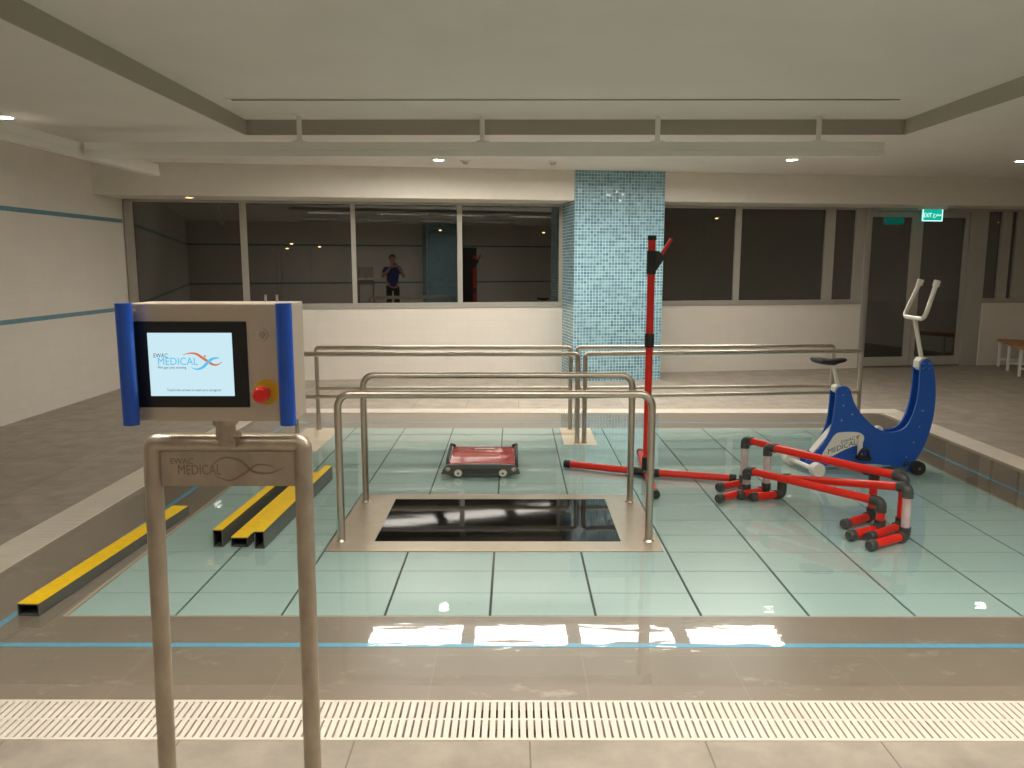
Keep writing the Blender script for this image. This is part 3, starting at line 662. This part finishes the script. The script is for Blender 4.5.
# local frame: x from the post centre line, y depth (0 at the posts), z height; pivot correction keeps the panel in place
CX = .672-.003
LXL, LXR = -.8567+.672, -.4997+.672
b = BM(); add_tube(b, fillet([(LXL-.024, 0, 0), (LXL, 0, 1.182), (LXR, 0, 1.182), (LXR-.010, 0, 0)], .014, 4), .0212, 20); cpart('stand_frame', b, 'steel_worn', smooth=True)
for x in (LXL-.024, LXR-.010):
    b = BM(); add_disc(b, (x, 0, 0), (0, 0, 1), .05, .045, .012); cpart('foot_plate', b, 'steel_worn', smooth=True)
b = BM(); add_box(b, LXL+.012, LXR-.012, -.004, .004, 1.076, 1.159); pl = cpart('name_plate', b, 'steel_worn')
px = CX-.006
b = stretch_to(text_bm('EWAC', .1), -.805+px, -.752+px, 1.130, 1.144, -.0045); cpart('lettering', b, 'engrave', pl)
b = stretch_to(text_bm('MEDICAL', .1), -.788+px, -.686+px, 1.104, 1.128, -.0045); cpart('lettering', b, 'engrave', pl)
b = BM()
ribbon(b, spline([(-.71+px, 1.124), (-.68+px, 1.145), (-.64+px, 1.138), (-.61+px, 1.112), (-.57+px, 1.108), (-.535+px, 1.122)], 8), [.001+.005*math.sin(PI*i/40) for i in range(41)], -.0052, -.0038)
ribbon(b, spline([(-.70+px, 1.100), (-.665+px, 1.090), (-.63+px, 1.108), (-.60+px, 1.128), (-.56+px, 1.124)], 8), [.001+.005*math.sin(PI*i/32) for i in range(33)], -.0052, -.0038)
cpart('engraved_swoosh', b, 'engrave', pl)
b = BM(); add_tube(b, [(-.659+CX, -.05, 1.20), (-.659+CX, -.05, 1.262)], .022, 18); add_tube(b, [(-.659+CX, -.05, 1.235), (-.659+CX, -.05, 1.256)], .03, 18, radii=[.027, .032]); add_box(b, -.679+CX, -.639+CX, -.05, .0, 1.178, 1.212, .004); cpart('neck', b, 'steel_worn', smooth=True)
yf = -.10                                    # panel face
b = BM(); add_box(b, -.839+CX, -.486+CX, yf, yf+.105, 1.252, 1.514, .003); cpart('housing', b, 'steel_box')
b = BM(); add_box(b, -.829+CX, -.583+CX, yf-.004, yf, 1.284, 1.475, .0015); bz = cpart('screen_bezel', b, principled('bezel_black', lin(16, 15, 15), .32))
b = BM(); add_box(b, -.800+CX, -.615+CX, yf-.0048, yf-.0035, 1.310, 1.450); sg = cpart('screen', b, 'screen', bz)
yy = yf-.0050
def scr_x(u): return (u-149)/85*.185-.800+CX
def scr_z(v): return 1.450-(v-332.5)/63*.140
def stext(s, u0, u1, v0, v1, m, bold=0): cpart('lettering', stretch_to(text_bm(s, .1, .0002, bold=bold), scr_x(u0), scr_x(u1), scr_z(v1), scr_z(v0), yy), m, sg)
stext('EWAC', 154.2, 168.5, 352.8, 357.0, 'scr_dark')
stext('MEDICAL', 158.2, 198.5, 357.0, 364.4, 'scr_blue')
stext('We get you moving', 157.5, 186.5, 365.6, 368.8, 'scr_dark')
stext('Touch the screen to start your program', 165.5, 220.5, 388.2, 391.4, 'scr_dark')
def sw(ctrl, ws, m, d):
    b = BM(); p = spline([(scr_x(u), scr_z(v)) for u, v in ctrl], 8); n_ = len(p)
    w_ = [max(.0003, ws*math.sin(PI*(i+.35)/(n_+.2))**1.0) for i in range(n_)]; ribbon(b, p, w_, yy-.0002-d, yy+.0003); cpart('logo_swoosh', b, m, sg)
sw([(183, 354.6), (189.5, 352.8), (197, 353.2), (203, 357), (209, 361), (214, 364), (219, 363.8), (223.5, 361)], .0058, 'scr_orange', 0)
sw([(191, 366.6), (197, 368.6), (203, 366.8), (208.5, 362), (213, 358.4), (218, 357.4), (221, 357.6)], .0062, 'scr_blue', .0003)
b = BM(); add_disc(b, (scr_x(206), yy, scr_z(355.6)), (0, -1, 0), .0022, .0022, .0006, 14); cpart('logo_dot', b, 'scr_orange', sg)
for x in (-.8335, -.4905):
    b = BM(); add_tube(b, [(x+CX, yf-.034, 1.251), (x+CX, yf-.034, 1.516)], .0172, 20); g = cpart('grip', b, 'blue_grip', smooth=True)
    for z in (1.275, 1.495):
        b = BM(); add_tube(b, [(x+CX, yf-.03, z), (x+CX+.002, yf+.002, z)], .009, 10); cpart('grip_bracket', b, 'steel', g, smooth=True)
b = BM(); add_disc(b, (-.5485+CX, yf, 1.446), (0, -1, 0), .0125, .0115, .006, 22); pb = cpart('push_button', b, 'steel', smooth=True)
b = BM(); add_disc(b, (-.5485+CX, yf-.006, 1.446), (0, -1, 0), .0075, .006, .004, 18); cpart('button_cap', b, 'steel_worn', pb, smooth=True)
b = BM(); add_disc(b, (-.545+CX, yf, 1.319), (0, -1, 0), .029, .029, .003, 30); es = cpart('stop_collar', b, principled('stop_yellow', lin(205, 165, 40), .4), smooth=True)
b = BM(); add_tube(b, [(-.545+CX, yf-.003, 1.319), (-.545+CX, yf-.026, 1.319), (-.545+CX, yf-.030, 1.319), (-.545+CX, yf-.048, 1.319), (-.545+CX, yf-.053, 1.319)], .01, 24, radii=[.010, .010, .0175, .0175, .013]); cpart('stop_button', b, principled('stop_red', lin(216, 34, 30), .3), es, smooth=True)
for x in (-.560, -.534):
    b = BM(); add_tube(b, [(x+CX, -.03, 1.512), (x+CX, -.03, 1.530)], .003, 10); cpart('bolt', b, 'steel', smooth=True)

# ------------------------------------------------------------------ hoist track hung under the ceiling
TK = thing('ceiling_track', 'white ceiling hoist track hung on four rods across the pool', 'ceiling track', (0, 7.68, 2.58))
b = BM(); add_prism(b, [(-.045, .0), (.045, .0), (.045, .052), (.04, .057), (.04, .13), (-.04, .13), (-.04, .057), (-.045, .052)], 'x', -3.98, 3.42); obj('rail', b, M['track'], TK)
for x in (-1.99, -.295, 1.33, 2.82):
    b = BM(); add_tube(b, [(x, -.005, .13), (x, -.005, ZR-2.58)], .024, 14); add_disc(b, (x, -.005, .13), (0, 0, 1), .07, .06, .012); add_disc(b, (x, -.005, ZR-2.58), (0, 0, -1), .06, .05, .01); obj('hanger', b, M['track'], TK, smooth=True)
T2 = thing('ceiling_track', 'white ceiling track running along the left side towards the window', 'ceiling track', (-4.06, 6, 2.58))
b = BM(); add_prism(b, [(-.05, 0), (.05, 0), (.05, .05), (.044, .056), (.044, .13), (-.044, .13), (-.044, .056), (-.05, .05)], 'y', -6, 3.3); obj('rail', b, M['track'], T2)
for y in (-4.5, -1.8, -.4):
    b = BM(); add_box(b, -.03, .03, y-.05, y+.05, .13, ZS-2.58); obj('bracket', b, M['track'], T2)
b = BM(); add_box(b, -.03, .25, 2.55, 2.66, .15, .19, .01); add_box(b, .02, .09, 2.56, 2.65, .19, ZS-2.58); obj('junction_bracket', b, M['steel_worn'], T2)

# slot diffuser in the raised ceiling
SD = thing('slot_diffuser', 'long dark air slot across the raised ceiling', 'air diffuser', (.43, 6.97, ZR-.006))
b = BM(); frame_slabs(b, (-2.83, 2.83, -.055, .055), (-2.80, 2.80, -.03, .03), 0, .008); obj('slot_frame', b, M['track'], SD)
b = BM(); add_box(b, -2.80, 2.80, -.03, .03, .002, .0058); obj('slot', b, M['slot'], SD)

# ------------------------------------------------------------------ lights
def troffer(x, y, label, group, rotz=0, deep=0, lamp='lamp'):
    """deep > 0: the lamp sits up inside a dark housing, so it does not show from far away"""
    t = thing('ceiling_light', label, 'ceiling light', (x, y, ZS-.012), rotz, group)
    b = BM(); frame_slabs(b, (-.585, .585, -.305, .305), (-.56, .56, -.28, .28), 0, .013+deep); obj('frame', b, M['track'], t)
    if deep:
        b = BM(); frame_slabs(b, (-.56, .56, -.28, .28), (-.557, .557, -.277, .277), .002, deep+.01); obj('reflector', b, M['housing'], t)
    b = BM(); add_box(b, -.557, .557, -.277, .277, .004+deep, .010+deep); obj('diffuser', b, M[lamp], t)
M['housing'] = principled('lamp_housing', lin(70, 68, 62), .6)
wh = ['first from the left', 'second from the left', 'third from the left', 'fourth from the left']
for k, x in enumerate((-1.18, .085, 1.36, 2.64)):
    troffer(x, 9.085, 'recessed light panel in the far soffit behind the track, '+wh[k], 'light panels in the far soffit', 0, .045)
for k, x in enumerate(NEAR_X):
    troffer(x, NEAR_Y, 'recessed light panel in the near soffit over the console side, '+wh[k], 'light panels in the near soffit', 0, .16)
for k, x in enumerate(NEAR_X):
    troffer(x, BACK_Y, 'recessed light panel in the ceiling behind the photographer, '+wh[k], 'light panels behind the photographer', 0, .16, 'lamp_dim')
def downlight(x, y, z, label, m='down', r=.062, name='downlight'):
    t = thing(name, label, 'downlight', (x, y, z), 0, 'round ceiling downlights')
    b = BM()
    for k in range(28):
        a0, a1 = 2*PI*k/28, 2*PI*(k+1)/28
        q = [(r*math.cos(a0), r*math.sin(a0)), (r*math.cos(a1), r*math.sin(a1)), (1.28*r*math.cos(a1), 1.28*r*math.sin(a1)), (1.28*r*math.cos(a0), 1.28*r*math.sin(a0))]
        add_prism(b, q, 'z', -.006, 0)
    obj('trim_ring', b, M['track'], t)
    b = BM(); add_disc(b, (0, 0, -.004), (0, 0, 1), r, r, .003, 28); obj('lamp', b, M[m], t)
downlight(-.90, 9.80, ZS, 'round downlight in the far soffit above the left windows')
downlight(3.30, 9.80, ZS, 'round downlight in the far soffit right of the tiled column')
downlight(6.10, 9.93, ZS, 'round downlight in the soffit at the right edge, above the bench')
downlight(-4.29, 6.99, ZS, 'round downlight in the left soffit near the left wall')
pp = P0+EW*.92+NW*(-.35)
downlight(pp.x, pp.y, 2.43, 'small amber downlight under the bulkhead over the leftmost window', 'amber', .05)
def detector(x, y, label):
    t = thing('smoke_detector', label, 'smoke detector', (x, y, ZS), 0, 'smoke detectors on the soffit')
    b = BM(); add_disc(b, (0, 0, 0), (0, 0, -1), .065, .06, .018, 26); obj('base', b, M['track'], t, smooth=True)
    b = BM(); add_disc(b, (0, 0, -.018), (0, 0, -1), .045, .022, .03, 22); obj('sensor', b, M['alu'], t, smooth=True)
detector(-1.03+.45, 9.86, 'small white smoke detector just right of a downlight in the far soffit')
detector(.469, 9.92, 'small white smoke detector in the far soffit left of the tiled column')

# ------------------------------------------------------------------ behind the camera: dark door and the photographer (seen mirrored in the windows)
b = BM(); add_box(b, 2.93, 3.5, YB, YB+.03, 0, 2.1); d2 = struct('door_2', b, M['darkdoor'])
def skin_body():
    t = thing('person', 'person in a navy shirt and dark trousers holding up a phone', 'person', (.40, -.42, 0))
    t.scale = (1.04, 1.04, 1.04)
    def chain(name, pts, edges, rad, mat, par):
        me = bpy.data.meshes.new(name); me.from_pydata(pts, edges, []); o = bpy.data.objects.new(name, me); COL.objects.link(o); o.parent = par
        sm = o.modifiers.new('skin', 'SKIN'); sub = o.modifiers.new('subdivision', 'SUBSURF'); sub.levels = 2; sub.render_levels = 2
        for i, r_ in enumerate(rad):
            o.data.skin_vertices[0].data[i].radius = (r_, r_) if not isinstance(r_, tuple) else r_
        o.data.skin_vertices[0].data[0].use_root = True
        me.materials.append(M[mat]); return o
    P = [(0, 0, .93), (0, 0, 1.12), (0, .01, 1.36), (0, .02, 1.46), (0, .03, 1.56), (0, .04, 1.66), (0, .03, 1.73),
         (-.19, 0, 1.40), (-.30, .06, 1.17), (-.13, .30, 1.40), (-.06, .36, 1.50),
         (.19, 0, 1.40), (.31, .06, 1.17), (.14, .30, 1.40), (.07, .36, 1.50),
         (-.10, 0, .88), (-.11, .02, .48), (-.12, -.02, .09), (-.13, .14, .04), (.10, 0, .88), (.11, .02, .48), (.12, -.02, .09), (.13, .14, .04)]
    E_ = [(0, 1), (1, 2), (2, 3), (3, 4), (4, 5), (5, 6), (2, 7), (7, 8), (8, 9), (9, 10), (2, 11), (11, 12), (12, 13), (13, 14), (0, 15), (15, 16), (16, 17), (17, 18), (0, 19), (19, 20), (20, 21), (21, 22)]
    R_ = [(.16, .11), (.155, .11), (.165, .115), (.06, .06), (.07, .075), (.085, .10), (.06, .07), .06, .045, .032, .03, .06, .045, .032, .03, .085, .06, .04, .035, .085, .06, .04, .035]
    body = chain('body', P, E_, R_, 'skin', t)
    sP = [(0, 0, .84), (0, 0, 1.12), (0, .01, 1.36), (0, .02, 1.43), (-.19, 0, 1.40), (-.26, .03, 1.25), (.19, 0, 1.40), (.26, .03, 1.25)]
    chain('shirt', sP, [(0, 1), (1, 2), (2, 3), (2, 4), (4, 5), (2, 6), (6, 7)], [(.18, .13), (.17, .125), (.18, .13), .07, .072, .062, .072, .062], 'shirt', t)
    tP = [(0, 0, .98), (-.10, 0, .86), (-.11, .02, .48), (-.12, -.02, .12), (.10, 0, .86), (.11, .02, .48), (.12, -.02, .12)]
    chain('trousers', tP, [(0, 1), (1, 2), (2, 3), (0, 4), (4, 5), (5, 6)], [(.16, .12), .10, .075, .06, .10, .075, .06], 'trousers', t)
    b = BM(); add_sphere(b, (0, .015, 1.70), .1, (.95, 1.08, .95)); bmesh.ops.delete(b, geom=[v for v in b.verts if v.co.y > .06 and v.co.z < 1.715 or v.co.z < 1.62], context='VERTS'); obj('hair', b, M['hair'], t, smooth=True)
    for s in (-1, 1):
        for k in range(5):
            b = BM(); x = s*(.05-.008*k) ; z = 1.475+.022*k if k < 4 else 1.50
            add_tube(b, spline([(s*.065, .355, z), (s*.055, .372, z+.004), (s*(.03 if k < 4 else .06), .385, z+.01), (s*(.02 if k < 4 else .05), .375, z+.012)], 4), .0085, 8); obj('finger', b, M['skin'], body, smooth=True)
    return t
skin_body()
ph = BM(); add_box(ph, .34, .46, -.055, -.046, 1.54, 1.62, .003)
tag(obj('phone', ph, M['black']), 'dark phone held up by the person behind the camera', 'phone')

# ------------------------------------------------------------------ world, camera, view
wd = bpy.data.worlds.new('night'); SC.world = wd; wd.use_nodes = True
wd.node_tree.nodes['Background'].inputs[0].default_value = (.02, .018, .014, 1); wd.node_tree.nodes['Background'].inputs[1].default_value = .35
cd = bpy.data.cameras.new('camera'); cam = bpy.data.objects.new('camera', cd); COL.objects.link(cam)
cam.location = (0, 0, 1.6); cam.rotation_euler = (PI/2-math.atan(120.5/800), 0, .0025)
cd.sensor_width = 36; cd.lens = 800/1024*36; cd.clip_start = .01
SC.camera = cam
vs_ = SC.view_settings; vs_.view_transform = 'Standard'; vs_.look = 'None'; vs_.gamma = 1; vs_.use_curve_mapping = False; vs_.exposure = 1.03
